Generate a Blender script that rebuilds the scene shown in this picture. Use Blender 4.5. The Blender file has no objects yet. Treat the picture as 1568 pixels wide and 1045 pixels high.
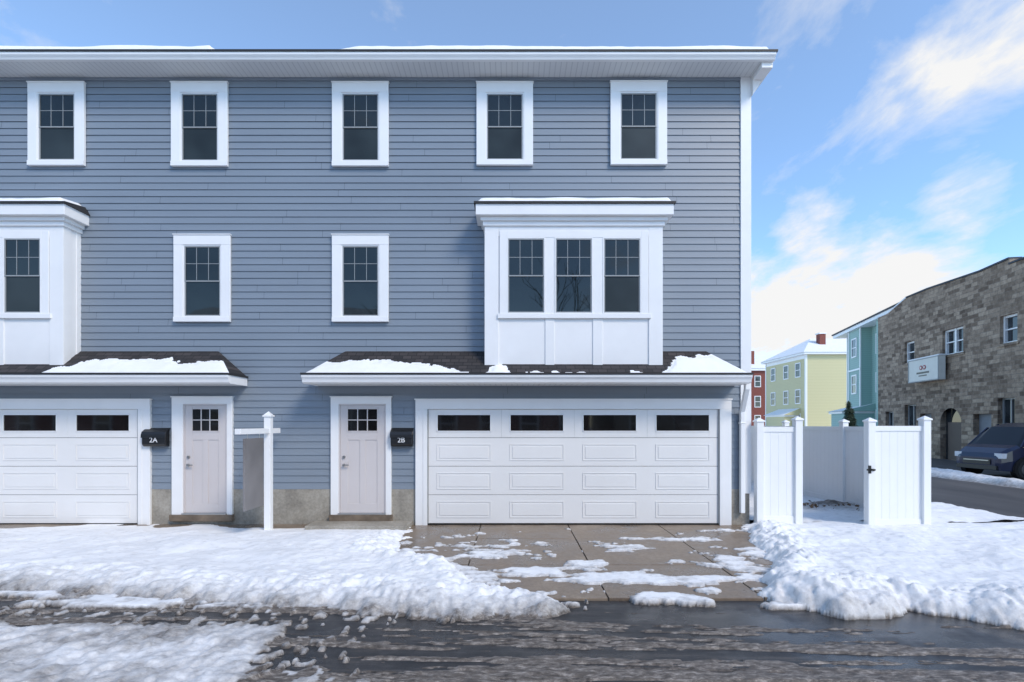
import bpy, math, random
import numpy as np
from mathutils import Vector, Matrix
random.seed(7)
S = bpy.context.scene
COL = S.collection

# ------------------------------------------------------------------ helpers
def new_mat(name):
    m = bpy.data.materials.new(name); m.use_nodes = True
    nt = m.node_tree; b = nt.nodes["Principled BSDF"]
    return m, nt, b
def nd(nt, t, **k):
    n = nt.nodes.new(t)
    for a, v in k.items():
        setattr(n, a, v)
    return n
def coords(nt, scale=(1,1,1), rot=(0,0,0)):
    g = nd(nt, 'ShaderNodeNewGeometry')
    if tuple(scale) == (1,1,1): return g.outputs['Position']
    mp = nd(nt, 'ShaderNodeMapping')
    mp.inputs['Scale'].default_value = scale; mp.inputs['Rotation'].default_value = rot
    nt.links.new(g.outputs['Position'], mp.inputs['Vector']); return mp.outputs['Vector']
def noise(nt, vec, scale, detail=4, rough=.55):
    n = nd(nt, 'ShaderNodeTexNoise'); n.inputs['Scale'].default_value = scale
    n.inputs['Detail'].default_value = detail; n.inputs['Roughness'].default_value = rough
    nt.links.new(vec, n.inputs['Vector']); return n.outputs['Fac']
def ramp(nt, fac, stops):
    r = nd(nt, 'ShaderNodeValToRGB'); el = r.color_ramp.elements
    while len(el) < len(stops): el.new(.5)
    for e, (p, c) in zip(el, stops):
        e.position = p; e.color = (c[0], c[1], c[2], 1) if hasattr(c, '__len__') else (c, c, c, 1)
    nt.links.new(fac, r.inputs['Fac']); return r.outputs['Color']
def mixc(nt, fac, a, b, mode='MIX'):
    m = nd(nt, 'ShaderNodeMix', data_type='RGBA', blend_type=mode)
    for s, v in ((m.inputs[0], fac), (m.inputs[6], a), (m.inputs[7], b)):
        if isinstance(v, bpy.types.NodeSocket): nt.links.new(v, s)
        elif hasattr(v, '__len__'): s.default_value = (v[0], v[1], v[2], 1)
        else: s.default_value = v
    return m.outputs[2]
def bump(nt, b, h, strength=.3, dist=.02):
    n = nd(nt, 'ShaderNodeBump'); n.inputs['Strength'].default_value = strength
    n.inputs['Distance'].default_value = dist
    nt.links.new(h, n.inputs['Height']); nt.links.new(n.outputs['Normal'], b.inputs['Normal'])
def simple(name, col, rough=.5, var=.08, nscale=3, bs=0, bscale=40, stretch=(1,1,1), metal=0, spec=.5):
    m, nt, b = new_mat(name)
    v = coords(nt, stretch)
    f = noise(nt, v, nscale, 3, .6)
    lo = tuple(c*(1-var) for c in col); hi = tuple(min(1, c*(1+var)) for c in col)
    c = ramp(nt, f, [(.3, lo), (.7, hi)])
    nt.links.new(c, b.inputs['Base Color'])
    b.inputs['Roughness'].default_value = rough; b.inputs['Metallic'].default_value = metal
    b.inputs['Specular IOR Level'].default_value = spec
    if bs: bump(nt, b, noise(nt, coords(nt), bscale, 3), bs, .01)
    return m

class MB:
    def __init__(s): s.v = []; s.f = []; s.m = []; s.mats = []
    def mi(s, mat):
        if mat not in s.mats: s.mats.append(mat)
        return s.mats.index(mat)
    def add(s, vs, fs, mat):
        o = len(s.v); s.v += [tuple(p) for p in vs]
        i = s.mi(mat)
        for f in fs: s.f.append([o+k for k in f]); s.m.append(i)
    def box(s, x0, x1, y0, y1, z0, z1, mat):
        if x0 > x1: x0, x1 = x1, x0
        if y0 > y1: y0, y1 = y1, y0
        if z0 > z1: z0, z1 = z1, z0
        vs = [(x0,y0,z0),(x1,y0,z0),(x1,y1,z0),(x0,y1,z0),(x0,y0,z1),(x1,y0,z1),(x1,y1,z1),(x0,y1,z1)]
        s.add(vs, [(0,3,2,1),(4,5,6,7),(0,1,5,4),(1,2,6,5),(2,3,7,6),(3,0,4,7)], mat)
    def prism(s, poly, y0, y1, mat, axis='y'):
        n = len(poly)
        if axis == 'y': vs = [(p[0], y0, p[1]) for p in poly] + [(p[0], y1, p[1]) for p in poly]
        elif axis == 'x': vs = [(y0, p[0], p[1]) for p in poly] + [(y1, p[0], p[1]) for p in poly]
        else: vs = [(p[0], p[1], y0) for p in poly] + [(p[0], p[1], y1) for p in poly]
        fs = [tuple(range(n)), tuple(range(2*n-1, n-1, -1))] + [(i, n+i, n+(i+1) % n, (i+1) % n) for i in range(n)]
        s.add(vs, fs, mat)
    def cyl(s, a, b, ra, rb, mat, n=12):
        a = Vector(a); b = Vector(b); d = (b-a).normalized()
        u = d.orthogonal().normalized(); w = d.cross(u)
        vs = []
        for c, r in ((a, ra), (b, rb)):
            for i in range(n):
                t = 2*math.pi*i/n; vs.append(c + u*math.cos(t)*r + w*math.sin(t)*r)
        s.add(vs, [tuple(range(n-1, -1, -1)), tuple(range(n, 2*n))] + [(i, (i+1) % n, n+(i+1) % n, n+i) for i in range(n)], mat)
    def build(s, name, parent=None, bevel=0, smooth=False, recalc=True):
        me = bpy.data.meshes.new(name); me.from_pydata(s.v, [], s.f)
        for m in s.mats: me.materials.append(m)
        me.polygons.foreach_set('material_index', s.m)
        if recalc:
            import bmesh
            bm = bmesh.new(); bm.from_mesh(me); bmesh.ops.recalc_face_normals(bm, faces=bm.faces); bm.to_mesh(me); bm.free()
        if smooth: me.polygons.foreach_set('use_smooth', [True]*len(me.polygons))
        me.update()
        o = bpy.data.objects.new(name, me); COL.objects.link(o)
        if parent: o.parent = parent
        if bevel:
            md = o.modifiers.new('bevel', 'BEVEL'); md.width = bevel; md.segments = 2; md.limit_method = 'ANGLE'
            md.angle_limit = math.radians(40)
        return o
def empty(name, loc=(0,0,0), rz=0):
    e = bpy.data.objects.new(name, None); e.location = loc; e.rotation_euler = (0, 0, rz); e.empty_display_size = .3
    COL.objects.link(e); return e

# numpy value noise
_rs = np.random.RandomState(11); _T = _rs.rand(256, 256)
def vn(x, y, s=0):
    x = x + s*17.31; y = y + s*9.73
    xi = np.floor(x).astype(int); yi = np.floor(y).astype(int)
    fx = x-xi; fy = y-yi; fx = fx*fx*fx*(fx*(fx*6-15)+10); fy = fy*fy*fy*(fy*(fy*6-15)+10)
    a = _T[xi & 255, yi & 255]; b = _T[(xi+1) & 255, yi & 255]; c = _T[xi & 255, (yi+1) & 255]; d = _T[(xi+1) & 255, (yi+1) & 255]
    return (a*(1-fx)+b*fx)*(1-fy) + (c*(1-fx)+d*fx)*fy
def fbm(x, y, o=4, s=0, g=.5):
    r = 0; a = 1; t = 0
    for i in range(o):
        ca, sa = math.cos(i*.7), math.sin(i*.7)
        xx = x*ca - y*sa; yy = x*sa + y*ca
        r = r + a*vn(xx*2**i, yy*2**i, s+i*3); t += a; a *= g
    return r/t
def sstep(a, b, x):
    t = np.clip((x-a)/(b-a), 0, 1); return t*t*(3-2*t)
def grid_mesh(name, X, Y, Z, mat, keep=None, dirt=None, parent=None):
    ny, nx = X.shape
    v = np.stack([X.ravel(), Y.ravel(), Z.ravel()], 1)
    idx = np.arange(nx*ny).reshape(ny, nx)
    q = np.stack([idx[:-1, :-1].ravel(), idx[:-1, 1:].ravel(), idx[1:, 1:].ravel(), idx[1:, :-1].ravel()], 1)
    if keep is not None:
        k = keep.ravel(); q = q[k[q].any(1)]
    used = np.zeros(nx*ny, bool); used[q.ravel()] = True
    rm = np.cumsum(used)-1
    v = v[used]; q = rm[q]
    me = bpy.data.meshes.new(name)
    me.vertices.add(len(v)); me.vertices.foreach_set('co', v.ravel())
    me.loops.add(q.size); me.loops.foreach_set('vertex_index', q.ravel())
    me.polygons.add(len(q)); me.polygons.foreach_set('loop_start', np.arange(0, q.size, 4))
    me.polygons.foreach_set('loop_total', np.full(len(q), 4))
    me.polygons.foreach_set('use_smooth', np.ones(len(q), bool))
    me.update(calc_edges=True)
    if dirt is not None:
        at = me.attributes.new('dirt', 'FLOAT', 'POINT'); at.data.foreach_set('value', dirt.ravel()[used].astype(np.float32))
    me.materials.append(mat)
    o = bpy.data.objects.new(name, me); COL.objects.link(o)
    if parent: o.parent = parent
    return o

# ------------------------------------------------------------------ materials
def siding_mat(name, col, var=.045):
    m, nt, b = new_mat(name)
    v = coords(nt, (.35, .35, 9))
    f = noise(nt, v, 1.0, 3, .5)
    c = ramp(nt, f, [(.3, tuple(x*(1-var) for x in col)), (.7, tuple(x*(1+var) for x in col))])
    f2 = noise(nt, coords(nt), .45, 3)
    c = mixc(nt, .10, c, ramp(nt, f2, [(.3, .1), (.7, .6)]), 'SOFT_LIGHT')
    nt.links.new(c, b.inputs['Base Color'])
    b.inputs['Roughness'].default_value = .45
    return m
M_SID = siding_mat('blue_grey_siding', (.208, .244, .286))
M_SHADEFILL = simple('lip_shade_and_dark_fill', (.05, .06, .075), .8)  # painted shade for siding lip undersides; also plain dark backing and coping
M_WHITE = simple('white_trim', (.80, .792, .78), .38, .025, 2)
M_PVC = simple('white_vinyl', (.82, .815, .805), .3, .02, 1.5)
M_GAR = simple('garage_door_white', (.76, .745, .725), .4, .03, .8, .05, 90)
M_DOOR = simple('door_greige', (.57, .525, .51), .4, .03, 1)
M_SASH = simple('sash_grey', (.30, .31, .31), .4, .04)
M_BLACK = simple('black_metal', (.012, .012, .013), .35)
M_STEEL = simple('brushed_nickel', (.45, .44, .42), .3, metal=1)
M_DRIP = simple('drip_edge_dark', (.02, .018, .018), .6)
M_WOOD = simple('threshold_wood', (.16, .12, .085), .8, .3, 6, .3)
def soffit():
    m, nt, b = new_mat('vented_soffit')
    b.inputs['Roughness'].default_value = .5
    w = nd(nt, 'ShaderNodeTexWave', wave_type='BANDS', bands_direction='X'); w.inputs['Scale'].default_value = 3.2
    nt.links.new(coords(nt), w.inputs['Vector'])
    c = ramp(nt, w.outputs['Fac'], [(.0, (.56, .56, .56)), (.14, (.70, .70, .69))]); nt.links.new(c, b.inputs['Base Color'])
    return m
M_SOF = soffit()
def glass(name, col, rough, wob=.15, spec=.6):
    m, nt, b = new_mat(name)
    f = noise(nt, coords(nt), .9, 2)
    c = ramp(nt, f, [(.35, tuple(x*.6 for x in col)), (.65, tuple(x*1.4 for x in col))])
    nt.links.new(c, b.inputs['Base Color']); b.inputs['Roughness'].default_value = rough
    b.inputs['Specular IOR Level'].default_value = spec
    if wob: bump(nt, b, noise(nt, coords(nt), 1.6, 1), wob, .02)
    return m
M_GL = glass('window_glass', (.010, .015, .016), .02, .10, .5)
M_GLS = glass('window_glass_screen', (.024, .031, .032), .3, 0, .3)
M_GLB = glass('garage_glass', (.014, .013, .013), .04, .05, .5)
def concrete(name, base, dark, lightc, rough=.85, sc=1.6, wet=False):
    m, nt, b = new_mat(name)
    f = noise(nt, coords(nt), sc, 7, .65); g = noise(nt, coords(nt), 22, 4, .7)
    c = ramp(nt, f, [(.3, dark), (.5, base), (.72, lightc)])
    c = mixc(nt, .5, c, ramp(nt, g, [(.35, .3), (.65, .7)]), 'SOFT_LIGHT')
    nt.links.new(c, b.inputs['Base Color'])
    r = ramp(nt, f, [(.38, .18 if wet else rough*.55), (.6, rough)]); nt.links.new(r, b.inputs['Roughness'])
    bump(nt, b, g, .12 if wet else .35, .01)
    return m
M_FOUND = concrete('foundation_concrete', (.30, .272, .225), (.19, .17, .14), (.40, .37, .32))
M_DRV = concrete('wet_concrete', (.20, .150, .107), (.105, .08, .058), (.30, .24, .18), .55, 1.1, True)
def shingles():
    m, nt, b = new_mat('asphalt_shingles')
    br = nd(nt, 'ShaderNodeTexBrick'); br.inputs['Scale'].default_value = 1
    br.inputs['Brick Width'].default_value = .16; br.inputs['Row Height'].default_value = .07; br.inputs['Mortar Size'].default_value = .006
    br.inputs['Color1'].default_value = (.022, .020, .021, 1); br.inputs['Color2'].default_value = (.055, .047, .046, 1); br.inputs['Mortar'].default_value = (.008, .008, .008, 1)
    g = nd(nt, 'ShaderNodeNewGeometry'); sx = nd(nt, 'ShaderNodeSeparateXYZ'); cx = nd(nt, 'ShaderNodeCombineXYZ')
    nt.links.new(g.outputs['Position'], sx.inputs[0]); nt.links.new(sx.outputs['X'], cx.inputs['X']); nt.links.new(sx.outputs['Z'], cx.inputs['Y'])
    nt.links.new(cx.outputs[0], br.inputs['Vector'])
    nt.links.new(br.outputs['Color'], b.inputs['Base Color']); b.inputs['Roughness'].default_value = .85
    bump(nt, b, br.outputs['Fac'], -.5, .01)
    return m
M_SHIN = shingles()
def snow_mat(name='snow', use_dirt=False):
    m, nt, b = new_mat(name)
    v = coords(nt)
    f = noise(nt, v, 2.2, 4, .6)
    clean = ramp(nt, f, [(.3, (.79, .788, .782)), (.7, (.875, .872, .866))])
    col = clean
    b.inputs['Roughness'].default_value = .65
    b.inputs['Specular IOR Level'].default_value = .3
    if use_dirt:
        a = nd(nt, 'ShaderNodeAttribute', attribute_name='dirt')
        g = noise(nt, v, 9, 5, .7)
        g2 = noise(nt, coords(nt, (1.2, 4, 1)), 7, 6, .78)
        sl = ramp(nt, g2, [(.34, (.050, .043, .038)), (.5, (.14, .119, .10)), (.66, (.37, .33, .29))])
        ad = nd(nt, 'ShaderNodeMath', operation='MULTIPLY_ADD'); nt.links.new(g, ad.inputs[0]); ad.inputs[1].default_value = .9
        sb = nd(nt, 'ShaderNodeMath', operation='SUBTRACT'); nt.links.new(a.outputs['Fac'], sb.inputs[0]); sb.inputs[1].default_value = .45
        nt.links.new(sb.outputs[0], ad.inputs[2])
        fac = ramp(nt, ad.outputs[0], [(.02, 0.0), (.75, 1.0)])
        col = mixc(nt, fac, clean, sl)
        rr = ramp(nt, fac, [(0, .65), (1, .5)]); nt.links.new(rr, b.inputs['Roughness'])
    nt.links.new(col, b.inputs['Base Color'])
    h = noise(nt, v, 42, 6, .7)
    bump(nt, b, h, .5, .014)
    return m
M_SNOW = snow_mat(); M_SNOWG = snow_mat('ground_snow', True)
def asphalt():
    m, nt, b = new_mat('wet_asphalt')
    st = noise(nt, coords(nt, (.6, 5, 1)), 1.8, 9, .75); f = noise(nt, coords(nt), 1.0, 4, .6); g = noise(nt, coords(nt), 70, 3, .75)
    c = ramp(nt, st, [(.38, (.022, .022, .023)), (.54, (.040, .039, .039)), (.66, (.085, .075, .067)), (.82, (.17, .15, .135))])
    c = mixc(nt, .6, c, ramp(nt, g, [(.3, .2), (.7, .8)]), 'OVERLAY')
    nt.links.new(c, b.inputs['Base Color'])
    r = ramp(nt, f, [(.42, .10), (.56, .5), (.8, .75)]); nt.links.new(r, b.inputs['Roughness'])
    bump(nt, b, g, .2, .008)
    return m
M_ASPH = asphalt()
M_STREET = simple('street_asphalt', (.07, .065, .062), .6, .35, .9, .3, 60, (1, .25, 1))

# ------------------------------------------------------------------ siding geometry
def siding(mb, u0, u1, z0, z1, mapf, course=.127, lip=.015, top=None):
    """mapf(u, out, z) -> xyz"""
    z = z0; k = 0
    while z < z1-.002:
        zt = min(z+course, z1)
        a, b = (u0, u1) if top is None else top(z, u0, u1)
        u = a; first = True
        while u < b-.01:
            L = random.uniform(2.4, 3.7) if not first else random.uniform(.6, 3.6)
            e = min(u+L, b); first = False
            ue = e-.004 if e < b else e
            j = random.uniform(0, .0015)
            P = [mapf(u, 0.002, zt), mapf(ue, 0.002, zt), mapf(ue, lip*.55+j, z+course*.45), mapf(u, lip*.55+j, z+course*.45), mapf(ue, lip+j, z), mapf(u, lip+j, z), mapf(ue, 0, z+.0005), mapf(u, 0, z+.0005)]
            mb.add(P, [(0, 1, 2, 3), (3, 2, 4, 5)], M_SID); mb.add([P[5], P[4], P[6], P[7]], [(0, 1, 2, 3)], M_SHADEFILL)  # lip underside coloured dark so each course shows a shadow line
            u = e
        z += course; k += 1

# elevation drawing scale: 82 units per metre, x=0 at unit 784, eye level 1.89 m at unit 650
ex = lambda u: (u-784)/82.0
ez = lambda v: 1.89+(650-v)/82.0

house = empty('townhouse_building')
WR = 4.256; CR = 4.44; WL = -16.0; WT = 8.35; DEP = 9.0
mb = MB(); mb.box(WL, CR-.02, .002, DEP, 0.0, WT, M_SHADEFILL); mb.build('wall_core', house)
mb = MB()
siding(mb, WL, WR, .68, WT, lambda u, o, z: (u, -o, z))
siding(mb, 0, DEP, .68, WT, lambda u, o, z: (CR-.02+o, u, z))
RY0, RZ0, RYM, RZM = -.45, 8.47, 4.5, 10.4
def gtop(z, a, b):
    t = (z-WT)/(RZM-.15-WT); t = max(0, min(1, t)); return (4.5*t, DEP-4.5*t)
siding(mb, 0, DEP, WT, RZM-.3, lambda u, o, z: (CR-.02+o, u, z), top=gtop)
mb.build('siding', house, recalc=False)
mb = MB()
mb.add([(CR-.022, 0, WT), (CR-.022, DEP, WT), (CR-.022, 4.5, RZM-.15)], [(0, 1, 2)], M_SHADEFILL)
mb.build('gable_sheathing', house)
mb = MB(); mb.box(WL, CR-.03, -.012, .0, -.3, .685, M_FOUND); mb.box(CR-.03, CR-.012, -.012, DEP, -.3, .685, M_FOUND)
mb.build('foundation', house)
mb = MB(); mb.box(WR, CR+.012, -.035, .0, .60, WT, M_WHITE); mb.box(CR-.02, CR+.012, .0, .15, .60, WT, M_WHITE)
mb.box(CR-.02, CR+.012, DEP-.15, DEP+.02, .6, WT, M_WHITE); mb.build('corner_boards', house, .004)

# main roof and eave
mb = MB()
XR = 4.65
for (ya, za, yb, zb) in ((RY0, RZ0, RYM, RZM), (RYM, RZM, DEP+.45, RZ0)):
    mb.add([(WL, ya, za), (XR, ya, za), (XR, yb, zb), (WL, yb, zb), (WL, ya, za-.03), (XR, ya, za-.03), (XR, yb, zb-.03), (WL, yb, zb-.03)],
           [(0,1,2,3),(4,5,6,7),(0,1,5,4),(1,2,6,5),(2,3,7,6),(3,0,4,7)], M_DRIP)
mb.build('roof_deck', house)
mb = MB()
mb.box(WL, XR-.01, -.43, -.002, 8.352, 8.362, M_SOF)
mb.build('soffit', house)
mb = MB()
mb.prism([(-.43, 8.345), (-.43, 8.44), (-.50, 8.452), (-.535, 8.452), (-.53, 8.41), (-.50, 8.375), (-.485, 8.345)], WL, XR+.01, M_WHITE, 'x')
mb.box(CR+.012, XR, -.425, .25, 8.25, 8.35, M_WHITE)
mb.add([(XR-.03, -.43, 8.30), (XR, -.43, 8.30), (XR, RYM, RZM-.2), (XR-.03, RYM, RZM-.2), (XR-.03, -.43, 8.44), (XR, -.43, 8.44), (XR, RYM, RZM-.03), (XR-.03, RYM, RZM-.03)],
       [(0,1,2,3),(4,5,6,7),(0,1,5,4),(1,2,6,5),(2,3,7,6),(3,0,4,7)], M_WHITE)
mb.prism([(CR+.012, 8.25), (XR-.03, 8.25), (CR+.012, 7.98)], -.10, .02, M_WHITE)
mb.box(WL, WR, -.03, -.003, WT-.055, WT, M_SID)
mb.build('gutter_and_fascia', house, .004)
mb = MB(); mb.box(WL, XR+.03, -.55, -.42, 8.453, 8.485, M_DRIP); mb.build('drip_edge', house)
def roof_snow(name, xa, xb, seed, yb=4.4):
    nx = int((xb-xa)/.035)
    u = np.linspace(xa, xb, nx); t = np.concatenate([np.linspace(0, .5, 26), np.linspace(.6, yb+.5, 24)])
    U, T = np.meshgrid(u, t)
    Y = RY0-.085+T; base = RZ0+.016+np.maximum(Y-RY0, 0)*(RZM-RZ0)/(RYM-RY0)
    prof = sstep(0, .05, T-.03*(fbm(U*3, T*3, 3, seed))+.01) * sstep(0, .8, U-xa) * sstep(0, .12, xb-U)
    H = prof*(.115+.07*(fbm(U*1.2, T*1.2, 4, seed)-.5)) - .008
    grid_mesh(name, U, Y, base+H, M_SNOW, parent=house)
roof_snow('roof_snow', -16, -5.25, 1); roof_snow('roof_snow_main', -3.45, 4.62, 2)

# ------------------------------------------------------------------ windows
trim = MB(); sash = MB(); gl = MB()
def window(x0, x1, z0, z1, yf, casing=.17, head=.18, sill=.09, flat=False, ncol=3, kind=0):
    if not flat:
        trim.box(x0, x0+casing, yf-.045, yf, z0+sill, z1-head, M_WHITE); trim.box(x1-casing, x1, yf-.045, yf, z0+sill, z1-head, M_WHITE)
        trim.box(x0, x1, yf-.048, yf, z1-head, z1, M_WHITE); trim.box(x0, x1, yf-.06, yf, z0, z0+sill, M_WHITE)
        trim.box(x0-.012, x1+.012, yf-.062, yf, z1, z1+.018, M_WHITE)
        x0 += casing; x1 -= casing; z0 += sill; z1 -= head
    f = .022
    trim.box(x0, x0+f, yf-.034, yf, z0, z1, M_WHITE); trim.box(x1-f, x1, yf-.034, yf, z0, z1, M_WHITE)
    trim.box(x0+f, x1-f, yf-.034, yf, z1-f, z1, M_WHITE); trim.box(x0+f, x1-f, yf-.034, yf, z0, z0+f, M_WHITE)
    x0 += f; x1 -= f; z0 += f; z1 -= f
    zm = (z0+z1)/2
    s = .020
    for (a, b, yo) in ((z0, zm+.012, -.012), (zm-.012, z1, -.022)):
        sash.box(x0, x0+s, yf+yo-.006, yf, a, b, M_SASH); sash.box(x1-s, x1, yf+yo-.006, yf, a, b, M_SASH)
        sash.box(x0+s, x1-s, yf+yo-.006, yf, a, a+s, M_SASH); sash.box(x0+s, x1-s, yf+yo-.006, yf, b-s, b, M_SASH)
    gl.box(x0+s, x1-s, yf-.008, yf, z0+s, zm-.012, M_GLS if kind == 0 else M_GL)
    gl.box(x0+s, x1-s, yf-.014, yf, zm+.01, z1-s, M_GL)
    w = x1-x0; za = zm+.02; zb = z1-s
    for i in range(1, ncol):
        xc = x0+w*i/ncol; sash.box(xc-.0045, xc+.0045, yf-.0185, yf-.012, za, zb, M_SASH)
    zc = (za+zb)/2; sash.box(x0+s, x1-s, yf-.0175, yf-.0125, zc-.0045, zc+.0045, M_SASH)
YW = -.018
for a, b, t, bt in ((47,133,130,256),(265,351,130,257),(510,596,130,257),(730,816,130,255.5),(934,1020,129,255)):
    window(ex(a), ex(b), ez(bt), ez(t), YW)
for a, b in ((269, 355), (510, 596)):
    window(ex(a), ex(b), ez(494), ez(362), YW, kind=1)
window(ex(-205), ex(-119), ez(257), ez(130), YW)

# ------------------------------------------------------------------ bays
BD = .38
def bay(dx):
    s = 85.5
    bx = lambda u: (u-784)/s+dx
    bz = lambda v: 1.89+(650-v)/s
    x0, x1 = bx(742), bx(1015); zb, zt = 2.86, bz(345)
    body = MB()
    body.box(x0+.012, x1-.012, -BD+.02, -.004, zb, zt, M_WHITE)
    f = -BD
    body.box(x0, x0+.25, f, f+.03, zb, zt, M_WHITE); body.box(x1-.25, x1, f, f+.03, zb, zt, M_WHITE)
    body.box(x0, x0+.03, f+.03, f+.16, zb, zt, M_WHITE); body.box(x1-.03, x1, f+.03, f+.16, zb, zt, M_WHITE)
    body.box(x0, x0+.03, -.10, -.004, zb, zt, M_WHITE); body.box(x1-.03, x1, -.10, -.004, zb, zt, M_WHITE)
    a, b = x0+.25, x1-.25
    body.box(a, b, f+.003, f+.03, bz(362), zt, M_WHITE)
    body.box(bx(762), bx(997), f-.03, f+.02, bz(488), bz(481), M_WHITE)
    for u0, u1 in ((835, 849), (908, 923)):
        body.box(bx(u0), bx(u1), f+.004, f+.03, zb, bz(488), M_WHITE)
        body.box(bx(u0), bx(u1), f-.006, f+.03, bz(481), bz(362), M_WHITE)
    body.box(bx(765), bx(776), f-.012, f+.02, bz(481), bz(354), M_WHITE); body.box(bx(982), bx(993), f-.012, f+.02, bz(481), bz(354), M_WHITE)
    body.box(bx(776), bx(982), f-.012, f+.02, bz(364), bz(354), M_WHITE)
    body.build('bay_body', house, .004)
    for u0, u1 in ((776, 835), (849, 908), (923, 982)):
        window(bx(u0), bx(u1), bz(481), bz(364), f+.02, flat=True, kind=0 if u0 > 900 else 1)
    cr = MB()
    z1 = bz(345)
    layers = [(.03, z1-.02, z1+.06), (.07, z1+.06, z1+.13), (.15, z1+.13, z1+.32)]
    for o, za, zc in layers:
        cr.box(x0-o, x1+o, f-o, -.004, za, zc, M_WHITE)
    cr.build('bay_crown', house, .006)
    ro = MB()
    zt2 = z1+.32
    o = .18
    A = [(x0-o, f-o, zt2), (x1+o, f-o, zt2), (x1+o, -.003, zt2), (x0-o, -.003, zt2)]
    B = [(x0-o, f-o, zt2+.035), (x1+o, f-o, zt2+.035), (x1+o-.1, -.003, zt2+.16), (x0-o+.1, -.003, zt2+.16)]
    ro.add(A+B, [(0,1,2,3),(4,5,6,7),(0,1,5,4),(1,2,6,5),(2,3,7,6),(3,0,4,7)], M_DRIP); ro.build('bay_roof', house)
    u = np.linspace(0, 1, 130); t = np.linspace(0, 1, 16); U, T = np.meshgrid(u, t)
    XX = (x0-o+.03+.1*T)*(1-U)+(x1+o-.03-.1*T)*U; YY = f-o+.015+T*(BD+o-.025); ZZ = zt2+.034+T*.12
    H = sstep(0, .08, T)*sstep(0, .03, U)*sstep(0, .03, 1-U)*(.085+.04*(fbm(XX*2, YY*2, 3, 4)-.5))-.006
    grid_mesh('bay_snow', XX, YY, ZZ+H, M_SNOW, parent=house)
bay(0.0); bay(-10.74)
trim.build('window_trim', house, .003); sash.build('window_sashes', house); gl.build('window_glass', house)

# ------------------------------------------------------------------ porch roofs
def porch(xl, xr, patches, seed, hipL=True):
    ye, zf0, zf1, zr, hp = -.6, 2.60, 2.77, 3.25, .54
    hl = hp if hipL else 0
    mb = MB()
    v = [(xl, ye, zf1), (xr, ye, zf1), (xr, -.02, zf1), (xr-hp, -.02, zr), (xl+hl, -.02, zr), (xl, -.02, zf1)]
    mb.add(v, [(0, 1, 3, 4), (1, 2, 3), (0, 4, 5)], M_SHIN)
    mb.build('porch_shingles', house)
    mb = MB()
    mb.box(xl, xr, ye, -.02, zf1-.02, zf1-.002, M_DRIP)
    mb.box(xl-.02, xr+.02, ye-.105, -.02, zf1-.020, zf1+.012, M_DRIP); mb.build('porch_drip_edge', house)
    mb = MB()
    mb.prism([(ye, zf0), (ye, zf1-.03), (ye-.06, zf1-.022), (ye-.095, zf1-.022), (ye-.09, zf1-.06), (ye-.06, zf1-.10), (ye-.045, zf0+.02)], xl-.01, xr+.01, M_WHITE, 'x')
    mb.box(xl, xr, ye, ye+.03, zf0, zf1-.02, M_WHITE)
    mb.box(xl, xl+.03, ye+.03, -.02, zf0, zf1-.02, M_WHITE); mb.box(xr-.03, xr, ye+.03, -.02, zf0, zf1-.02, M_WHITE)
    mb.build('porch_fascia', house, .004)
    mb = MB(); mb.box(xl+.03, xr-.03, ye+.03, -.02, zf0+.005, zf0+.015, M_SOF); mb.build('porch_soffit', house)
    n = int((xr-xl)/.02); U, T = np.meshgrid(np.linspace(0, 1, n), np.linspace(0, 1, 46))
    XX = (xl+hl*T)*(1-U)+(xr-hp*T)*U; YY = ye-.01+T*(.59); ZZ = zf1+.006+T*(zr-zf1)
    m = patches(XX, T)+.36*(fbm(XX*1.8, T*2.2, 3, seed)-.5)+.22*(fbm(XX*9, T*6, 3, seed+5)-.5)
    edge = sstep(0, .012, U)*sstep(0, .012, 1-U)*sstep(-.01, .04, T)
    H = edge*sstep(0, .14, m)*.032 + .010*(fbm(XX*8, T*5, 3, seed+2)-.5)*sstep(0, .2, m)-.006
    grid_mesh('porch_snow', XX, YY, ZZ+H, M_SNOW, keep=(m > -.02), parent=house)
def pR(X, T):
    a = (.56*(1-sstep(-2.4, -.4, X))-.06*sstep(-1.5, -.5, X)-T)*.9
    b = (.70*sstep(2.5, 3.1, X)-T)*.9-.35*(1-sstep(2.4, 2.7, X))
    c = .24*np.exp(-((X+.25)/.2)**2)-.10-T*.8
    e = .20*np.exp(-((X-2.2)/.15)**2)-.11-T*.8
    return np.maximum(np.maximum(a-.02, b-.02), np.maximum(c, e))
def pL(X, T):
    return (.52*sstep(-8.6, -7.6, X)-T)*.9-.02-.4*(1-sstep(-8.6, -8, X))
porch(-3.64, 4.155, pR, 5); porch(-16, -4.93, pL, 8, False)
mb = MB()
mb.box(4.13, 4.21, -.50, -.42, 2.5, 2.62, M_WHITE)
mb.add([(4.13,-.50,2.52),(4.21,-.50,2.52),(4.21,-.42,2.52),(4.13,-.42,2.52),(4.22,-.12,2.12),(4.30,-.12,2.12),(4.30,-.04,2.12),(4.22,-.04,2.12)],
       [(0,1,2,3),(4,5,6,7),(0,1,5,4),(1,2,6,5),(2,3,7,6),(3,0,4,7)], M_WHITE)
mb.box(4.22, 4.30, -.12, -.04, .25, 2.125, M_WHITE)
mb.box(4.21, 4.31, -.13, -.03, 1.9, 1.93, M_WHITE)
mb.build('downspout', house, .008)

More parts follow.
